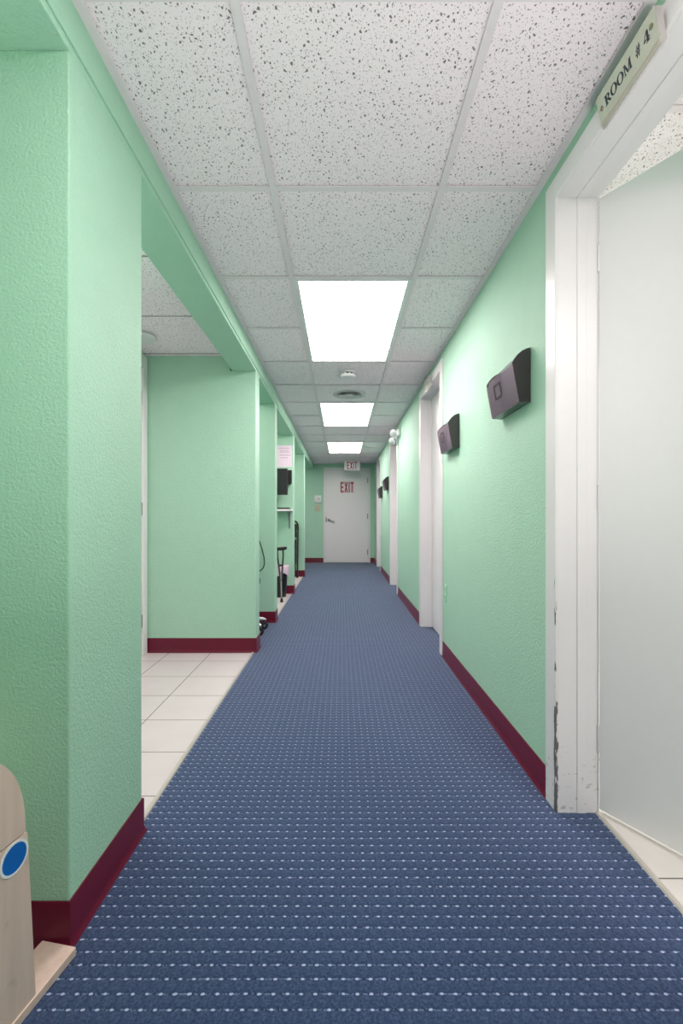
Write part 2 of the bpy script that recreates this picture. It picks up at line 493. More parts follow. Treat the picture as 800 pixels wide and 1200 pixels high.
# ------------------------------------------------------------------ doors on the right
def door_set(name, a, b, mat, leafbm, hinge_xy=None):
    d = empty(name, (XR, (a+b)/2, 0)); d['kind'] = 'structure'
    cx0, cx1 = 0.714, XR
    bm = bm_new()
    box(bm, cx0, cx1, b-0.003, b+cas, 0, DTOP+0.067, 0.003); box(bm, cx0, cx1, a-cas, a+0.003, 0, DTOP+0.067, 0.003)
    box(bm, cx0+0.0004, cx1, a, b, DTOP-0.003, DTOP+0.067, 0.003)
    obj('casing', bm, mat, d)
    bm = bm_new()
    box(bm, cx1-0.004, XRI+0.002, b-0.004, b+0.001, 0, DTOP); box(bm, cx1-0.004, XRI+0.002, a-0.001, a+0.004, 0, DTOP)
    box(bm, cx1-0.004, XRI+0.002, a, b, DTOP-0.004, DTOP+0.001)
    obj('jamb', bm, mat, d)
    bm = bm_new()
    box(bm, 0.786, 0.815, b-0.008, b-0.003, 0, DTOP-0.003, 0.001); box(bm, 0.786, 0.815, a+0.003, a+0.008, 0, DTOP-0.003, 0.002)
    box(bm, 0.786, 0.815, a+0.003, b-0.003, DTOP-0.008, DTOP-0.003, 0.001)
    obj('door_stop', bm, mat, d)
    lf = obj('leaf', leafbm, M['leaf'], d)
    hx, hy = hinge_xy or (0.855, b-0.01)
    for hz in (0.25, 1.05, 1.85):
        bm = bm_new(); lathe(bm, [(0.006, -0.045), (0.006, 0.045)], (hx, hy, hz), n=10)
        obj('hinge', bm, M['leaf'], d, smooth=True)
    return d, lf

# the open one beside the camera: hinged on its far jamb, swung into the room
a, b = DOORS[0]
hv = Vector((0.856, 1.512, 0)); dv = Vector((0.515, -0.857, 0)); nv = Vector((0.857, 0.515, 0))
bm = bm_new(); box(bm, 0, 0.80, 0, 0.038, 0.018, DTOP-0.014, 0.0015)
bm.transform(Matrix(((dv.x, nv.x, 0, hv.x), (dv.y, nv.y, 0, hv.y), (0, 0, 1, 0), (0, 0, 0, 1))))
d4, lf = door_set('door_4', a, b, M['worn'], bm, (0.859, 1.517))
bm = bm_new(); c = hv+dv*0.735+Vector((0, 0, 0.95))
lathe(bm, [(0.03, 0), (0.03, -0.006), (0.012, -0.01), (0.012, -0.035), (0.026, -0.042), (0.028, -0.055), (0.015, -0.066)], c, nv)
obj('knob', bm, M['steel'], d4, smooth=True)
for n, (a, b) in zip((3, 2, 1), DOORS[1:]):
    bm = bm_new(); box(bm, 0.816, 0.854, a+0.006, b-0.006, 0.008, DTOP-0.007, 0.002)
    d, lf = door_set('door_%d' % n, a, b, M['white'], bm, (0.812, b-0.018))
    bm = bm_new(); lathe(bm, [(0.03, 0), (0.03, 0.006), (0.012, 0.01), (0.012, 0.035), (0.026, 0.042), (0.028, 0.055), (0.015, 0.066)], (0.816, a+0.07, 0.95), (-1, 0, 0))
    obj('knob', bm, M['steel'], d, smooth=True)
    bm = bm_new(); box(bm, 0.76, 0.80, b-0.012, b-0.003, 0.0, 0.02, 0.003)

# white door in the left wall of the alcove
d = empty('door_5', (XA, 2.85, 0)); d['kind'] = 'structure'
bm = bm_new()
a, b = DL
box(bm, XA, XA+0.014, b-0.003, b+0.068, 0, E+1.168, 0.003); box(bm, XA, XA+0.014, a-0.068, a+0.003, 0, E+1.168, 0.003); box(bm, XA, XA+0.0137, a, b, DTOP-0.003, E+1.168, 0.003)
obj('casing', bm, M['white'], d)
bm = bm_new(); box(bm, XA-0.06, XA-0.022, a+0.004, b-0.004, 0.008, DTOP-0.004, 0.002); obj('leaf', bm, M['leaf'], d)
for hz in (0.25, 1.05, 1.85):
    bm = bm_new(); lathe(bm, [(0.006, -0.045), (0.006, 0.045)], (XA+0.006, b-0.012, hz), n=10); obj('hinge', bm, M['steel'], d, smooth=True)

# far exit door
d = empty('door_6', ((DX0+DX1)/2, YF, 0)); d['kind'] = 'structure'
DFT = E+59*YF/F
cw = 0.045
bm = bm_new()
box(bm, DX0, DX0+cw, YF-0.018, YF, 0, DFT, 0.004); box(bm, DX1-cw, DX1, YF-0.018, YF, 0, DFT, 0.004); box(bm, DX0+cw-0.002, DX1-cw+0.002, YF-0.0175, YF, DFT-cw, DFT, 0.004)
obj('casing', bm, M['white'], d)
bm = bm_new(); box(bm, DX0+cw+0.002, DX1-cw-0.002, YF-0.010, YF+0.03, 0.008, DFT-cw-0.002, 0.001); obj('leaf', bm, M['leaf'], d)
for hz in (E-40*YF/F, E+2*YF/F, E+44*YF/F):
    bm = bm_new(); lathe(bm, [(0.011, -0.06), (0.011, 0.06)], (DX1-cw-0.012, YF-0.022, hz), n=10); obj('hinge', bm, M['steel'], d, smooth=True)
hz = E-2.2*YF/F; hx = DX0+cw+0.075
bm = bm_new()
lathe(bm, [(0.034, 0), (0.034, 0.008), (0.014, 0.012), (0.012, 0.05)], (hx, YF-0.010, hz), (0, -1, 0))
tube(bm, [(hx-0.012, YF-0.056, hz+0.004), (hx+0.03, YF-0.06, hz-0.004), (hx+0.09, YF-0.06, hz-0.03), (hx+0.125, YF-0.058, hz-0.032)], 0.0125)
obj('lever_handle', bm, M['steel'], d, smooth=True)
bm = bm_new(); box(bm, DX0+cw+0.004, DX0+cw+0.028, YF-0.016, YF-0.009, hz-0.05, hz+0.06, 0.002); obj('strike_plate', bm, M['steel'], d)

# ------------------------------------------------------------------ lettering (hand-drawn outlines, cap height 1)
def oval(cx, cy, rx, ry, n=32, t0=0.0): return [(cx+rx*math.cos(t0+2*PI*i/n), cy+ry*math.sin(t0+2*PI*i/n)) for i in range(n)]
def rect(x0, y0, x1, y1): return [(x0, y0), (x1, y0), (x1, y1), (x0, y1)]
GL = {
 'E': (0.50, [rect(0, 0, .17, 1), rect(.16, 0, .5, .15), rect(.16, .43, .45, .57), rect(.16, .85, .5, 1)], []),
 'X': (0.60, [[(0, 0), (.19, 0), (.60, 1), (.41, 1)], [(.41, 0), (.60, 0), (.19, 1), (0, 1)]], []),
 'I': (0.17, [rect(0, 0, .17, 1)], []),
 'T': (0.54, [rect(.185, 0, .355, .9), rect(0, .85, .54, 1)], []),
 'R': (0.62, [rect(.08, 0, .24, 1), rect(0, 0, .32, .05), rect(0, .95, .3, 1), [(.24, .5), (.38, .52), (.66, .0), (.48, .0)]],
       [([(.2, .46), (.34, .47), (.46, .53), (.53, .64), (.54, .74), (.5, .87), (.42, .96), (.32, 1.0), (.2, 1.0)],
         [(.2, .52), (.30, .53), (.35, .58), (.375, .66), (.38, .74), (.365, .84), (.33, .91), (.28, .945), (.2, .945)])]),
 'O': (0.76, [], [(oval(.38, .5, .38, .53), oval(.38, .5, .21, .465))]),
 'M': (0.92, [rect(.08, 0, .145, 1), rect(0, 0, .24, .05), [(.06, 1), (.24, 1), (.50, .12), (.43, 0)], [(.43, 0), (.49, 0), (.80, 1), (.73, 1)],
              rect(.70, 0, .86, 1), rect(.62, 0, .94, .05), rect(0, .95, .2, 1), rect(.72, .95, .94, 1)], []),
 '#': (0.62, [[(.12, 0), (.2, 0), (.36, 1), (.28, 1)], [(.34, 0), (.42, 0), (.58, 1), (.5, 1)], rect(.02, .28, .54, .37), rect(.10, .62, .62, .71)], []),
 '4': (0.60, [rect(.34, 0, .5, 1), rect(.22, 0, .6, .05), [(0, .27), (.07, .36), (.42, 1), (.34, 1)], rect(0, .24, .6, .34)], []),
}
def glyph(bm, ch, sx, sy, f, thick):
    """f(u, v, d) -> 3-D; sx, sy scale the outline; d is depth off the plate"""
    w, polys, rings_ = GL[ch]
    for pl in polys:
        prism(bm, pl, lambda a, b: f(a*sx, b*sy, 0), lambda a, b: f(a*sx, b*sy, thick))
    for o_, i_ in rings_:
        ringplate(bm, o_, i_, lambda a, b: f(a*sx, b*sy, 0), lambda a, b: f(a*sx, b*sy, thick))

# ------------------------------------------------------------------ room signs over the doors
def room_sign(yn, yf, zb, text, label):
    """wedge-shaped plate leaning out over a door head; yn..yf along the hall"""
    t = thing('room_sign', (0.712, (yn+yf)/2, zb), label, 'sign')
    P = [(0.7045, zb), (0.684, zb+0.080), (0.703, zb+0.082), (0.7139, zb+0.008)]
    bm = bm_new()
    prism(bm, P, lambda x, z: Vector((x, yn, z)), lambda x, z: Vector((x, yf, z)))
    obj('plate', bm, M['signedge'], t)
    fb, ft = Vector((0.7045, 0, zb)), Vector((0.684, 0, zb+0.080))
    vd = (ft-fb).normalized(); nd = Vector((-vd.z, 0, vd.x))
    L = (ft-fb).length
    def f(u, v, d): return fb+vd*v+nd*d+Vector((0, yf-u, 0))
    W = yf-yn
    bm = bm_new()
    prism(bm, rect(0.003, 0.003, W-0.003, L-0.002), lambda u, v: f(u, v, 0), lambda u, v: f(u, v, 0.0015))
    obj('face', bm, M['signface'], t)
    for (u, v) in ((0.0165, 0.046), (W-0.0165, 0.054)):
        bm = bm_new(); lathe(bm, [(0.0062, 0), (0.0062, 0.001), (0.003, 0.0022)], f(u, v, 0.0015), nd, n=16)
        obj('screw', bm, M['brass'], t, smooth=True)
    bm = bm_new()
    for v in (0.0085, 0.0135): prism(bm, rect(0.006, v, W-0.006, v+0.0011), lambda u, w: f(u, w, 0.0012), lambda u, w: f(u, w, 0.0019))
    obj('border_line', bm, M['pinkline'], t)
    if text:
        bm = bm_new()
        sh = 0.08
        v0, hgt = 0.037, 0.023
        for ch, u0, u1 in text:
            sx = (u1-u0)/GL[ch][0]
            glyph(bm, ch, sx, hgt, lambda a, b_, d: f(u0+a+b_*sh, v0+b_, 0.0014+d), 0.0008)
        obj('lettering', bm, M['ink'], t)
    return t
room_sign(0.998, 1.226, E+1.0435, [('R', .0315, .055), ('O', .0565, .082), ('O', .0835, .109), ('M', .111, .139), ('#', .154, .172), ('4', .183, .203)],
          'large pale glossy plate reading ROOM # 4 above the open door in the foreground')
room_sign(3.60, 3.83, E+1.0435, None, 'small grey plate tilted over the second doorway on the right, seen edge on')
room_sign(8.72, 8.95, E+1.0435, None, 'tiny dark plate over the farthest doorway on the right by the exit door')

# ------------------------------------------------------------------ wall file holders
def make_holder(loc, label):
    """pocket for papers. Local: wall plane at x=0, near end at y=0, far end y=.31, bottom z=0"""
    t = thing('hanging_file_holder', loc, label, 'file holder', 'smoke plastic file holders on the right wall')
    Lh = 0.31
    def P(x, y, z): return Vector((x, y, z))
    # side outline (depth, height)
    side = [(-0.003, 0.0), (-0.046, 0.004), (-0.073, 0.153), (-0.066, 0.166), (-0.052, 0.184), (-0.034, 0.199), (-0.016, 0.207), (-0.003, 0.21)]
    for y0 in (0.0, Lh-0.004):
        bm = bm_new(); prism(bm, side, lambda x, z: P(x, y0, z), lambda x, z: P(x, y0+0.004, z))
        s = obj('side_panel', bm, M['holder_side'], t, local=True)
        s['label'] = 'dark end panel with curved top'
    bm = bm_new(); box(bm, -0.006, -0.001, 0.0041, Lh-0.0041, 0.001, 0.209, 0.001); obj('back_plate', bm, M['holder_back'], t, local=True)
    bm = bm_new(); box(bm, -0.045, -0.006, 0.0041, Lh-0.0041, 0.001, 0.006, 0.001); obj('bottom', bm, M['holder_bottom'], t, local=True)
    bm = bm_new()
    def fr(y, v, d):        # point on the slanted front
        return P(-0.046-0.0275*v-d, y, 0.004+0.150*v)
    pl = [(0.0, 0), (Lh, 0), (Lh, 0.86), (Lh-0.055, 1.0), (0.0, 1.02)]
    prism(bm, pl, lambda y, v: fr(y, v, 0), lambda y, v: fr(y, v, 0.0025)); obj('front_panel', bm, M['holder_front'], t, local=True)['label'] = 'see-through smoky front'
    bm = bm_new()
    cy, cv = Lh*0.60, 0.60
    prism_ = [(cy-0.038, cv-0.20), (cy+0.038, cv-0.20), (cy+0.038, cv+0.20), (cy-0.038, cv+0.20)]
    inn = [(cy-0.030, cv-0.155), (cy+0.030, cv-0.155), (cy+0.030, cv+0.155), (cy-0.030, cv+0.155)]
    ringplate(bm, prism_, inn, lambda y, v: fr(y, v, 0.002), lambda y, v: fr(y, v, 0.004)); obj('emblem', bm, M['rubber'], t, local=True)
    return t
zh = E+0.443
h0 = make_holder((XR, 1.742, zh), 'larger smoke plastic file holder nearest the foreground door on the right wall')
dup(h0, (XR, 2.795, zh-0.01), 'smaller smoke plastic file holder beside the second doorway on the right wall')
dup(h0, (XR, 6.99, zh-0.012), 'dark file holder just past the third doorway, right one of the far pair')
dup(h0, (XR, 8.00, zh-0.09), 'dark file holder by the last doorway, left and lower one of the far pair')

# ------------------------------------------------------------------ outlet
t = thing('wall_outlet', (XR, 3.17, E-88*3.17/F), 'green painted outlet cover low on the right wall', 'outlet')
zc = E-88*3.17/F
bm = bm_new(); box(bm, XR-0.006, XR, 3.135, 3.205, zc-0.058, zc+0.058, 0.002); obj('cover_plate', bm, M['outlet'], t)
for dz in (-0.026, 0.026):
    bm = bm_new(); box(bm, XR-0.009, XR-0.004, 3.153, 3.187, zc+dz-0.016, zc+dz+0.016, 0.002); s = obj('socket', bm, M['outlet'], t)
    bm = bm_new()
    for yy in (3.163, 3.175): box(bm, XR-0.0096, XR-0.0088, yy, yy+0.003, zc+dz-0.003, zc+dz+0.008)
    obj('slot', bm, M['dark'], s)

# ------------------------------------------------------------------ emergency light
ye, ze = 5.70, E+98*5.70/F
t = thing('emergency_light', (XR, ye, ze-0.06), 'white twin head emergency light high on the right wall above the third doorway', 'emergency light')
bm = bm_new(); box(bm, XR-0.045, XR, ye-0.11, ye+0.11, ze-0.035, ze+0.055, 0.012, 3); obj('housing', bm, M['plasticwhite'], t, smooth=True)
for (dy, dz, r, ax) in ((-0.06, 0.005, 0.05, (-0.35, -0.85, -0.35)), (0.10, -0.062, 0.045, (-0.6, -0.55, -0.6))):
    c = Vector((XR-0.075, ye+dy, ze+dz)); a_ = Vector(ax).normalized()
    bm = bm_new()
    lathe(bm, [(0.018, -0.045), (0.036*r/0.05, -0.03), (r*0.95, 0.0), (r, 0.022), (r*0.92, 0.028)], c, a_, n=24)
    tube(bm, [Vector((XR-0.04, ye+dy*0.8, ze+dz*0.3)), c-a_*0.035], 0.012)
    hd = obj('lamp_head', bm, M['plasticwhite'], t, smooth=True)
    bm = bm_new(); lathe(bm, [(r*0.85, 0.028), (r*0.6, 0.034), (0.004, 0.038)], c, a_, n=24); obj('lens', bm, M['whitesteel'], hd, smooth=True)

# ------------------------------------------------------------------ ceiling lights
def make_light(k, label):
    y0, y1 = ROW0+STEP*k+0.024, ROW0+STEP*(k+2)
    x0, x1 = TX[0]+0.012, TX[1]-0.012
    cx, cy = (x0+x1)/2, (y0+y1)/2
    t = thing('ceiling_light', (cx, cy, H), label, 'ceiling light', 'recessed light panels in the hall ceiling')
    hx, hy, w = (x1-x0)/2, (y1-y0)/2, 0.019
    bm = bm_new()
    for (a, b, c, d_) in ((-hx, -hx+w, -hy, hy), (hx-w, hx, -hy, hy), (-hx+w, hx-w, -hy, -hy+w), (-hx+w, hx-w, hy-w, hy)):
        box(bm, a, b, c, d_, -0.001, 0.0065, 0.0012)
    obj('frame', bm, M['metalwhite'], t, local=True)
    bm = bm_new(); box(bm, -hx+w, hx-w, -hy+w, hy-w, 0.003, 0.0062); obj('diffuser', bm, M['lens'], t, local=True)
    return t, (cx, cy)
L0, (lcx, lcy) = make_light(1, 'largest lit ceiling panel, the nearest one down the hall')
dup(L0, (lcx, lcy+STEP*4, H), 'middle lit ceiling panel just past the round grey ceiling vent')
dup(L0, (lcx, lcy+STEP*8, H), 'smallest lit ceiling panel, the farthest one before the exit door')

Ld = dup(L0, (lcx, lcy-STEP*4, H), 'lit ceiling panel added above the viewer, unseen and out of frame')  # unseen panel added to the row to brighten the foreground
for ch in Ld.children:
    if ch.name.startswith('diffuser'): ch.data = ch.data.copy(); ch.data.materials[0] = emitter('dim_diffuser', 3.0, (1.0, 0.845, 0.865, 1))
# ------------------------------------------------------------------ smoke detector, vent, disc
yd = 1.16*F/166
t = thing('smoke_detector', (0.052, yd, H), 'small white smoke detector on the hall ceiling behind the nearest light panel', 'smoke detector')
c = (0.052, yd, H+0.007)
bm = bm_new(); lathe(bm, [(0.062, 0), (0.062, 0.014), (0.046, 0.016)], c, DOWN, 32); obj('base', bm, M['plasticwhite'], t, smooth=True)
bm = bm_new(); lathe(bm, [(0.045, 0.014), (0.045, 0.027)], c, DOWN, 32); obj('slot_band', bm, M['dark'], t, smooth=True)
bm = bm_new()
lathe(bm, [(0.050, 0.026), (0.062, 0.030), (0.063, 0.040), (0.055, 0.050), (0.02, 0.054)], c, DOWN, 32)
for i in range(8):
    a_ = 2*PI*i/8+0.3; cc = Vector(c)+Vector((0.048*math.cos(a_), 0.048*math.sin(a_), -0.021)); lathe(bm, [(0.006, -0.008), (0.006, 0.008)], cc, n=8)
obj('cap', bm, M['plasticwhite'], t, smooth=True)

yv = 1.191*F/144.3
t = thing('ceiling_vent', (0.075, yv, H), 'round grey air vent flush in the hall ceiling before the middle light panel', 'vent')
c = (0.075, yv, H+0.007)
bm = bm_new(); lathe(bm, [(0.16, 0), (0.157, 0.008), (0.135, 0.012), (0.112, 0.004), (0.112, 0)], c, DOWN, 48); obj('outer_ring', bm, M['vent'], t, smooth=True)
bm = bm_new(); lathe(bm, [(0.116, 0), (0.116, 0.002)], c, DOWN, 48); obj('throat', bm, M['ventdark'], t)
for r0, r1, z0, z1 in ((0.106, 0.082, 0.003, 0.017), (0.074, 0.050, 0.003, 0.020)):
    bm = bm_new(); lathe(bm, [(r1, z0), (r1, z0+0.002), (r0, z1), (r0+0.002, z1+0.0015), (r0, z1-0.003), (r1-0.003, z0)], c, DOWN, 48); obj('cone_ring', bm, M['vent'], t, smooth=True)
bm = bm_new(); lathe(bm, [(0.040, 0.002), (0.040, 0.014), (0.030, 0.022), (0.01, 0.024)], c, DOWN, 32); obj('centre_disc', bm, M['vent'], t, smooth=True)

c = (-1.30, 2.955, H-0.004)
t = thing('smoke_alarm', c, 'thin white round alarm disc on the alcove ceiling at the left', 'smoke alarm')
bm = bm_new(); lathe(bm, [(0.07, 0), (0.07, 0.006)], c, DOWN, 36); obj('base', bm, M['plasticwhite'], t, smooth=True)
bm = bm_new(); lathe(bm, [(0.086, 0.006), (0.09, 0.009), (0.09, 0.020), (0.084, 0.026), (0.03, 0.028)], c, DOWN, 36); obj('cover', bm, M['plasticwhite'], t, smooth=True)

# ------------------------------------------------------------------ exit signs
def word(bm, s, width, hgt, f, thick, gap=0.12):
    tot = sum(GL[c][0] for c in s)+gap*(len(s)-1); k = width/tot; u = -width/2
    for c in s:
        glyph(bm, c, k, hgt, lambda a, b, d: f(u+a, b, d), thick); u += (GL[c][0]+gap)*k
ys = 9.35
sx0, sx1 = 3.2*ys/F, 21.6*ys/F
sz0, sz1 = E+55.8*ys/F, E+67.0*ys/F
t = thing('exit_sign', ((sx0+sx1)/2, ys, sz0), 'white box sign with red EXIT letters hanging from the ceiling before the far door', 'exit sign')
bm = bm_new(); box(bm, sx0, sx1, ys, ys+0.05, sz0, sz1, 0.006); obj('housing', bm, M['plasticwhite'], t, smooth=True)
bm = bm_new(); box(bm, (sx0+sx1)/2-0.06, (sx0+sx1)/2+0.06, ys, ys+0.05, sz1-0.002, H+0.003, 0.003); obj('canopy', bm, M['plasticwhite'], t)
bm = bm_new()
word(bm, 'EXIT', (sx1-sx0)*0.64, (sz1-sz0)*0.78, lambda u, v, d: Vector(((sx0+sx1)/2+u, ys-d+0.001, sz0+(sz1-sz0)*0.12+v)), 0.003)
obj('lettering', bm, M['red'], t)
yl = YF-0.010
ex0, ex1, ez0, ez1 = -1.0*yl/F, 14.2*yl/F, E+30.0*yl/F, E+42.0*yl/F
t = thing('door_sign', ((ex0+ex1)/2, yl, ez0), 'clear plate with red EXIT letters stuck on the far white door', 'exit sign')
bm = bm_new(); box(bm, ex0-0.012, ex1+0.012, yl-0.003, yl, ez0-0.012, ez1+0.03, 0.001); obj('plate', bm, plain('pale_pink_plate', srgb(214, 200, 202), 0.3), t)
bm = bm_new()
word(bm, 'EXIT', ex1-ex0, ez1-ez0, lambda u, v, d: Vector(((ex0+ex1)/2+u, yl-0.0025-d, ez0+v)), 0.002)
obj('lettering', bm, M['red'], t)

# ------------------------------------------------------------------ keypad and switch by the far door
def atf(px, py, d=YF): return (px-400)*d/F, E+(607-py)*d/F
x0, z1 = atf(368.2, 580.6); x1, z0 = atf(376, 589)
t = thing('thermostat', ((x0+x1)/2, YF, z0), 'pale thermostat box on the far wall left of the exit door', 'thermostat')
bm = bm_new(); box(bm, x0, x1, YF-0.026, YF, z0, z1, 0.005); obj('case', bm, M['plasticwhite'], t, smooth=True)
bm = bm_new(); box(bm, x0+0.075, x1-0.025, YF-0.0275, YF-0.0255, z0+0.055, z1-0.045, 0.001); obj('display', bm, M['vent'], t)
bm = bm_new(); box(bm, x0+0.012, x0+0.045, YF-0.0275, YF-0.0255, z0+0.012, z0+0.035, 0.001); obj('button', bm, M['vent'], t)
x0, z1 = atf(368.8, 591.2); x1, z0 = atf(375.4, 599)
t = thing('light_switch', ((x0+x1)/2, YF, z0), 'beige double light switch under the thermostat left of the exit door', 'light switch')
bm = bm_new(); box(bm, x0, x1, YF-0.007, YF, z0, z1, 0.003); obj('cover_plate', bm, M['beige'], t)
for f_ in (0.3, 0.7):
    cx = x0+(x1-x0)*f_; cz = (z0+z1)/2
    bm = bm_new(); box(bm, cx-0.012, cx+0.012, YF-0.013, YF-0.006, cz-0.03, cz+0.03, 0.002); obj('toggle', bm, M['beige'], t)

# ------------------------------------------------------------------ things in the left alcoves
yp = PART[3][0]
# paper
xa, za = atf(342.0, 522, yp); xb = xa-0.216; zb = za-0.279
t = thing('paper_notice', ((xa+xb)/2, yp, zb), 'pinkish white printed paper notice taped high on the alcove partition above the monitor', 'paper')
bm = bm_new()
for i in range(6):
    pass
nseg = 8
prism(bm, [(xb+(xa-xb)*i/nseg, -0.0015-0.002*math.sin(PI*i/nseg)) for i in range(nseg+1)]+[(xb+(xa-xb)*i/nseg, -0.0008-0.002*math.sin(PI*i/nseg)) for i in range(nseg, -1, -1)],
      lambda x, y: Vector((x, yp+y, zb)), lambda x, y: Vector((x, yp+y, za)))
obj('sheet', bm, M['paper'], t)
bm = bm_new()
for (f0, f1, g) in ((0.2, 0.85, 0.87), (0.28, 0.8, 0.76), (0.28, 0.86, 0.68), (0.25, 0.9, 0.55), (0.3, 0.75, 0.42)):
    box(bm, xb+(xa-xb)*f0, xb+(xa-xb)*f1, yp-0.0042, yp-0.002, zb+(za-zb)*g-0.004, zb+(za-zb)*g+0.004)
obj('printed_lines', bm, M['paperline'], t)
# monitor
ym = yp-0.13
_, z1 = atf(0, 549, ym); xr, z0 = atf(337, 580, ym)
t = thing('monitor', (xr-0.25, yp, z0), 'black flat monitor on a wall mount in the alcove under the paper notice', 'monitor')
bm = bm_new(); box(bm, xr-0.50, xr, ym-0.02, ym+0.02, z0, z1, 0.006); obj('case', bm, M['black'], t)
bm = bm_new(); box(bm, xr-0.49, xr-0.012, ym-0.0215, ym-0.019, z0+0.012, z1-0.012, 0.0005); obj('screen', bm, plain('dark_screen', srgb(34, 31, 36), 0.25), t)
xw, zt_ = atf(341.5, 551, yp-0.04); _, zb_ = atf(0, 568, yp-0.04)
bm = bm_new()
prism(bm, [(xr-0.30, zb_), (xw-0.015, zb_), (xw, zb_+0.02), (xw, zt_), (xr-0.30, zt_)], lambda x, z: Vector((x, yp-0.05, z)), lambda x, z: Vector((x, yp, z)))
box(bm, xr-0.29, xr-0.21, ym+0.018, yp-0.045, (z0+z1)/2-0.05, (z0+z1)/2+0.05)
obj('wall_mount', bm, M['black'], t)
# shelf
ysf = yp-0.22
xr2, zs = atf(341.0, 596.6, ysf)
t = thing('wall_shelf', (xr2-0.3, yp, zs-0.025), 'white wall shelf on a metal bracket below the monitor in the alcove', 'shelf')
bm = bm_new(); box(bm, xr2-0.62, xr2, ysf, yp, zs-0.026, zs, 0.003); obj('board', bm, M['white'], t)
for xk in (xr2-0.045, xr2-0.53):
    bm = bm_new()
    box(bm, xk-0.012, xk+0.012, yp-0.004, yp, zs-0.25, zs-0.026, 0.001); box(bm, xk-0.012, xk+0.012, ysf+0.03, yp, zs-0.030, zs-0.026, 0.001)
    tube(bm, [(xk, yp-0.004, zs-0.19), (xk, yp-0.06, zs-0.12), (xk, ysf+0.05, zs-0.03)], 0.006)
    obj('bracket', bm, M['steel'], t)
xk2, _ = atf(339.5, 0, ysf+0.03)
t = thing('keyboard', (xk2-0.2, ysf+0.10, zs), 'thin black keyboard lying on the white wall shelf', 'keyboard')
bm = bm_new(); box(bm, xk2-0.42, xk2, ysf+0.03, ysf+0.17, zs, zs+0.016, 0.004); obj('base', bm, M['black'], t)
bm = bm_new()
for i in range(18):
    for j in range(5): box(bm, xk2-0.41+i*0.0222, xk2-0.41+i*0.0222+0.019, ysf+0.040+j*0.0245, ysf+0.061+j*0.0245, zs+0.015, zs+0.021)
obj('keys', bm, M['rubber'], t)
xc, _ = atf(324.6, 0, yp)
bm = bm_new(); tube(bm, [(xc-0.03, yp-0.012, z0+0.12), (xc, yp-0.008, z0-0.02), (xc+0.004, yp-0.006, zs+0.13), (xc, yp-0.012, zs+0.03), (xc-0.03, yp-0.03, zs+0.006)], 0.005)
tag(obj('monitor_cable', bm, M['rubber'], None, loc=(xc, yp, zs)), 'thin black cable running down from the monitor to the shelf', 'cable')

# cord on the third partition
yc = PART[2][0]-0.006
pts = []
for px, py in ((296, 622), (301, 627), (304.5, 636), (307, 644), (309.3, 653), (309.9, 660), (308.6, 665), (305.5, 668.5), (301, 670), (296, 668)):
    x, z = atf(px, py, yc); pts.append((x, yc, z))
bm = bm_new(); tube(bm, pts, 0.0045, 8)
wall_x, wall_z = pts[0][0], pts[0][2]
t = tag(obj('hanging_cable', bm, M['rubber'], None, loc=(pts[0][0], yc, pts[-1][2])), 'thin dark cord hanging in a loop on the second green partition', 'cord')

# trash can with liner
yt = 5.72
xc = -0.79
t = thing('trash_can', (xc, yt, 0), 'black trash can with a pinkish white liner behind the crutch', 'trash can')
bm = bm_new()
lathe(bm, [(0.092, 0.0), (0.094, 0.004), (0.118, 0.375), (0.124, 0.378), (0.124, 0.386), (0.115, 0.386), (0.09, 0.012)], (xc, yt, 0), n=32); obj('bin', bm, M['black'], t, smooth=True)
bm = bm_new()
n = 48; rings = []
for (r, h) in ((0.112, 0.30), (0.114, 0.384), (0.120, 0.392), (0.128, 0.385), (0.129, 0.35), (0.128, 0.31), (0.127, 0.285)):
    rr = []
    for i in range(n):
        a_ = 2*PI*i/n; w = 0.0 if h > 0.38 else 0.004*math.sin(9*a_+h*30)+0.003*math.sin(17*a_)
        hh = h+(0.018*math.sin(5*a_) if h < 0.29 and r > 0.12 else 0)
        rr.append(bm.verts.new((xc+(r+abs(w)*(r > 0.12)-abs(w)*(r <= 0.12))*math.cos(a_), yt+(r+abs(w)*(r > 0.12)-abs(w)*(r <= 0.12))*math.sin(a_), hh)))
    rings.append(rr)
skin(bm, rings, cap=False)
obj('liner', bm, M['liner'], t, smooth=True)

# crutch leaning on the rim of the bin
foot = Vector((-0.700, 5.33, 0.0)); top = Vector((-0.748, 5.55, 0.645))
t = thing('crutch', foot, 'short crutch with a black padded top standing in front of the trash can', 'crutch')
ax = (top-foot).normalized(); sd = Vector((1, 0, 0)); sd = (sd-ax*sd.dot(ax)).normalized()
bm = bm_new(); tube(bm, [foot+ax*0.02, foot+ax*0.36], 0.0095); obj('lower_leg', bm, M['steel'], t, smooth=True)
for s in (-1, 1):
    bm = bm_new(); tube(bm, [foot+ax*0.24+sd*s*0.011, foot+ax*0.33+sd*s*0.013, foot+ax*0.45+sd*s*0.024, foot+ax*0.55+sd*s*0.034, foot+ax*0.64+sd*s*0.034], 0.0105); obj('upright', bm, M['blackmetal'], t, smooth=True)
bm = bm_new()
tube(bm, [foot+ax*0.44-sd*0.024, foot+ax*0.44+sd*0.024], 0.012); obj('hand_grip', bm, M['rubber'], t, smooth=True)
bm = bm_new()
tube(bm, [foot+ax*0.644-sd*0.083, foot+ax*0.65-sd*0.08, foot+ax*0.648-sd*0.05, foot+ax*0.645, foot+ax*0.648+sd*0.05, foot+ax*0.65+sd*0.075, foot+ax*0.645+sd*0.078], [0.008, 0.018, 0.021, 0.021, 0.021, 0.018, 0.008], 14); obj('arm_pad', bm, M['rubber'], t, smooth=True)
bm = bm_new(); lathe(bm, [(0.018, 0), (0.019, 0.008), (0.014, 0.03), (0.0125, 0.045)], foot, (0, 0, 1), 16); obj('rubber_tip', bm, M['rubber'], t, smooth=True)

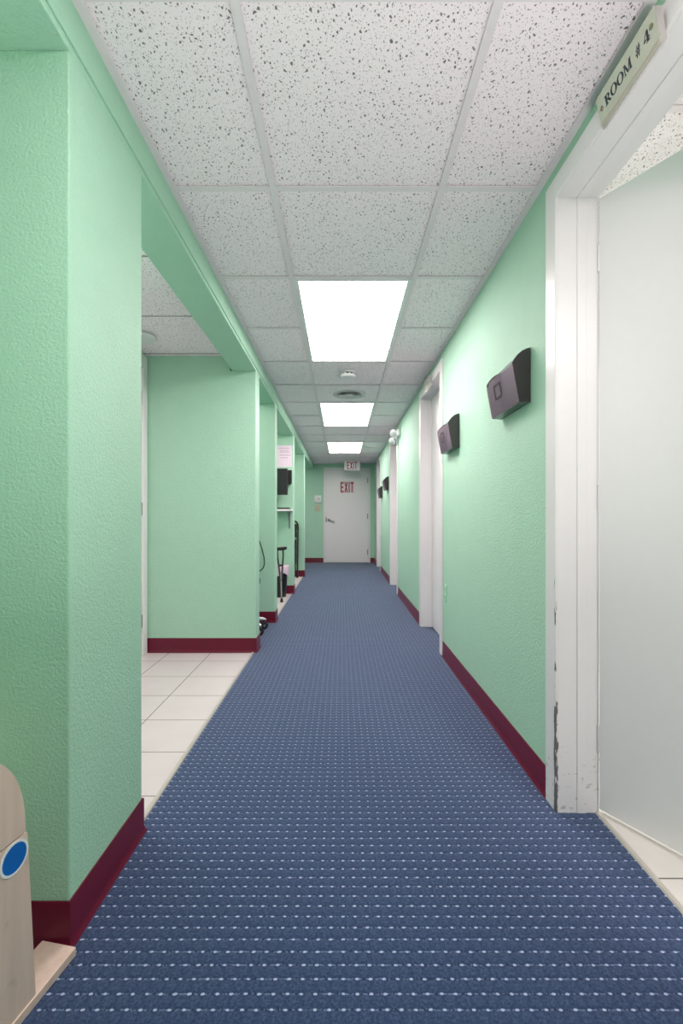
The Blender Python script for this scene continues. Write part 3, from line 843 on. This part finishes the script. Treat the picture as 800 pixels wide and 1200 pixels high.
# folded folding chair leaning against the last partition
yq = PART[4][0]
xr3 = -50.6*7.52/F
t = thing('folding_chair', (xr3-0.22, yq-0.07, 0), 'black folding chair folded flat and leaning against the last green partition', 'folding chair')
Wc = 0.44
def lean(x, h, d=0.0):      # h along the chair, leaning back onto the wall
    return Vector((x, yq-0.135+0.10*h/0.93-d, 0.003+h))
def arch(w0, w1, h0, h1, r, d):
    pts = [lean(xr3-w0, h0, d)]
    for i in range(7):
        a_ = PI/2*i/6; pts.append(lean(xr3-w0-r+r*math.cos(a_), h1-r+r*math.sin(a_), d))
    for i in range(7):
        a_ = PI/2+PI/2*i/6; pts.append(lean(xr3-w1+r+r*math.cos(a_), h1-r+r*math.sin(a_), d))
    pts.append(lean(xr3-w1, h0, d)); return pts
bm = bm_new(); tube(bm, arch(0.014, Wc-0.014, 0.115, 0.93, 0.07, 0.0), 0.014); 
for s in (0.014, Wc-0.014): tube(bm, [lean(xr3-s, 0.115), lean(xr3-s, 0.012)], 0.013)
obj('front_frame', bm, M['blackmetal'], t, smooth=True)
bm = bm_new()
for s in (0.05, Wc-0.05): tube(bm, [lean(xr3-s, 0.60, 0.03), lean(xr3-s, 0.015, 0.03)], 0.011)
tube(bm, [lean(xr3-0.05, 0.12, 0.03), lean(xr3-Wc+0.05, 0.12, 0.03)], 0.009)
obj('rear_legs', bm, M['blackmetal'], t, smooth=True)
for nm, h0, h1, dd in (('backrest', 0.66, 0.88, 0.0), ('seat', 0.22, 0.62, 0.028)):
    bm = bm_new()
    prism(bm, [(0.032, h0), (Wc-0.032, h0), (Wc-0.032, h1), (0.032, h1)], lambda x, h: lean(xr3-x, h, dd-0.008), lambda x, h: lean(xr3-x, h, dd+0.012)); obj(nm, bm, M['seatgrey'], t)
for h in (0.76, 0.40):
    bm = bm_new(); lathe(bm, [(0.012, 0), (0.012, 0.004), (0.005, 0.007)], lean(xr3-0.030, h, 0.013), (0, -1, 0), 12); obj('rivet', bm, M['steel'], t, smooth=True)
for s in (0.014, Wc-0.014):
    bm = bm_new(); lathe(bm, [(0.016, 0), (0.016, 0.03)], lean(xr3-s, -0.003), (0, 0, 1), 12); obj('foot_cap', bm, M['rubber'], t, smooth=True)

# rolling stool whose casters show past the second partition
cs = Vector((-0.878, 3.93, 0))
t = thing('rolling_stool', cs, 'rolling stool with pale metal legs, only its black casters showing past the green partition', 'stool')
R = 0.215
bm = bm_new(); lathe(bm, [(0.03, 0.085), (0.034, 0.10), (0.030, 0.15), (0.016, 0.16), (0.016, 0.40)], cs, n=20); obj('post', bm, M['chrome'], t, smooth=True)
bm = bm_new(); lathe(bm, [(0.10, 0.40), (0.165, 0.405), (0.175, 0.42), (0.175, 0.455), (0.16, 0.472), (0.05, 0.478)], cs, n=36); obj('seat', bm, M['seatgrey'], t, smooth=True)
for i in range(6):
    a_ = math.radians(-30+60*i); d_ = Vector((math.cos(a_), math.sin(a_), 0)); e_ = Vector((-d_.y, d_.x, 0))
    bm = bm_new()
    tube(bm, [cs+d_*0.02+Vector((0, 0, 0.118)), cs+d_*R*0.6+Vector((0, 0, 0.108)), cs+d_*R+Vector((0, 0, 0.088)), cs+d_*(R+0.022)+Vector((0, 0, 0.080))], [0.017, 0.016, 0.014, 0.009], 10)
    obj('leg', bm, M['whitesteel'], t, smooth=True)
    cc = cs+d_*(R+0.004)+Vector((0, 0, 0.0335))
    bm = bm_new()
    ex = Vector((0.35, -0.94, 0))
    for s in (-1, 1): lathe(bm, [(0.022, -0.009), (0.0335, -0.006), (0.0335, 0.006), (0.022, 0.009)], cc+ex*s*0.014, ex, 20)
    tube(bm, [cc, cc+Vector((0, 0, 0.05))], 0.007)
    cst = obj('caster', bm, M['black'], t, smooth=True)
    bm = bm_new(); lathe(bm, [(0.012, 0.0), (0.010, 0.003)], cc+ex*0.023, ex, 14); obj('hub', bm, M['steel'], cst, smooth=True)

# ------------------------------------------------------------------ wooden stand in the lower left corner
t = thing('wooden_stand', (-0.66, 0.80, 0), 'pale wooden stand with a round blue sticker in the lower left corner', 'stand')
dirv = Vector((-0.18, -0.98, 0)).normalized(); nrm = Vector((0.98, -0.18, 0)).normalized()
org = Vector((-0.619, 0.922, 0))
def pw(u, z, d): return org+dirv*u+nrm*d+Vector((0, 0, z))
LW = 0.42
zs_, zm = 0.020, 0.363
low = [(0.0, zs_), (0.019, zm-0.004), (0.021, zm), (LW-0.021, zm), (LW-0.019, zm-0.004), (LW, zs_)]
bm = bm_new(); prism(bm, low, lambda u, z: pw(u, z, 0), lambda u, z: pw(u, z, -0.022)); obj('lower_panel', bm, M['wood'], t)
up = [(0.0235, zm+0.003), (0.024, zm+0.018)]
half = [(0.024+0.112*(1-math.cos(PI/2*i/12)), zm+0.018+0.172*math.sin(PI/2*i/12)) for i in range(1, 13)]
up += half+[(LW-u, z) for u, z in half[::-1]]+[(LW-0.024, zm+0.018), (LW-0.0235, zm+0.003)]
bm = bm_new(); prism(bm, up, lambda u, z: pw(u, z, 0.0), lambda u, z: pw(u, z, -0.022)); obj('upper_panel', bm, M['wood'], t)
bm = bm_new()
box(bm, -0.105, LW, -0.085, 0.003, 0.0, zs_, 0.002)
bm.transform(Matrix(((dirv.x, nrm.x, 0, org.x), (dirv.y, nrm.y, 0, org.y), (0, 0, 1, 0), (0, 0, 0, 1))))
obj('foot_plank', bm, M['wood'], t)
bm = bm_new()
box(bm, 0.02, LW-0.02, -0.50, -0.0225, 0.30, 0.322, 0.003); box(bm, 0.02, 0.04, -0.50, -0.0225, 0.10, 0.2998, 0.003)
bm.transform(Matrix(((dirv.x, nrm.x, 0, org.x), (dirv.y, nrm.y, 0, org.y), (0, 0, 1, 0), (0, 0, 0, 1))))
obj('unseen_shade_board', bm, M['wood'], t)  # unseen boards added to shade the foot of the column
cu, cz_, rr = 0.0495, 0.332, 0.031
bm = bm_new(); ringplate(bm, [(cu+rr*math.cos(2*PI*i/40), cz_+rr*math.sin(2*PI*i/40)) for i in range(40)], [(cu+rr*0.86*math.cos(2*PI*i/40), cz_+rr*0.86*math.sin(2*PI*i/40)) for i in range(40)],
                         lambda u, z: pw(u, z, 0.0), lambda u, z: pw(u, z, 0.0016))
st = obj('sticker_rim', bm, M['stickerwhite'], t)
bm = bm_new(); prism(bm, [(cu+rr*0.87*math.cos(2*PI*i/40), cz_+rr*0.87*math.sin(2*PI*i/40)) for i in range(40)], lambda u, z: pw(u, z, 0.0), lambda u, z: pw(u, z, 0.0012))
obj('sticker', bm, M['blue'], t)['label'] = 'round blue sticker'

# ------------------------------------------------------------------ unseen lamps and added fill lights
def area(name, loc, sx, sy, power, rot=(0, 0, 0), col=(1.0, 0.845, 0.865)):
    l = bpy.data.lights.new(name, 'AREA'); l.shape = 'RECTANGLE'; l.size = sx; l.size_y = sy; l.energy = power; l.color = col
    o = bpy.data.objects.new(name, l); COL.objects.link(o); o.location = loc; o.rotation_euler = rot; return o
area('unseen_alcove_lamp', (-1.12, 1.75, H-0.012), 0.55, 0.55, 5.5)
area('fill_uplight', (0.3, -0.2, 0.7), 0.35, 0.35, 12.5, (PI, 0, 0), col=(0.92, 0.895, 0.87))  # added fill light facing up at the ceiling, no lamp stands here
for yb, pw_ in ((3.88, 2.2), (5.15, 3.0), (6.85, 3.0), (8.9, 3.2)): area('unseen_alcove_lamp', (-1.15, yb, H-0.012), 0.4, 0.4, pw_)  # unseen lamps added in the bays to brighten the partition faces
area('unseen_room_lamp', (1.45, -0.5, H+0.08), 0.5, 1.0, 16, col=(1.0, 0.95, 0.95))  # unseen lamp placed here to brighten the open door leaf
area('unseen_room_lamp', (2.4, 1.9, H+0.08), 0.5, 1.0, 24, col=(1.0, 0.95, 0.95))

w = bpy.data.worlds.new('World'); S.world = w; w.use_nodes = True
bg = w.node_tree.nodes['Background']; bg.inputs[0].default_value = (1, 1, 1, 1); bg.inputs[1].default_value = 0.3

# ------------------------------------------------------------------ camera
cam = bpy.data.cameras.new('Camera'); co = bpy.data.objects.new('Camera', cam); COL.objects.link(co)
co.location = (0, 0, E); co.rotation_euler = (PI/2, 0, 0)
cam.sensor_fit = 'VERTICAL'; cam.sensor_height = 36.0; cam.sensor_width = 24.0; cam.lens = 16.0
cam.shift_y = 7.0/1200.0
cam.clip_start = 0.02; cam.clip_end = 60
S.camera = co
S.view_settings.view_transform = 'Standard'; S.view_settings.look = 'None'; S.view_settings.gamma = 1.0
S.view_settings.use_curve_mapping = False; S.view_settings.exposure = 1.30
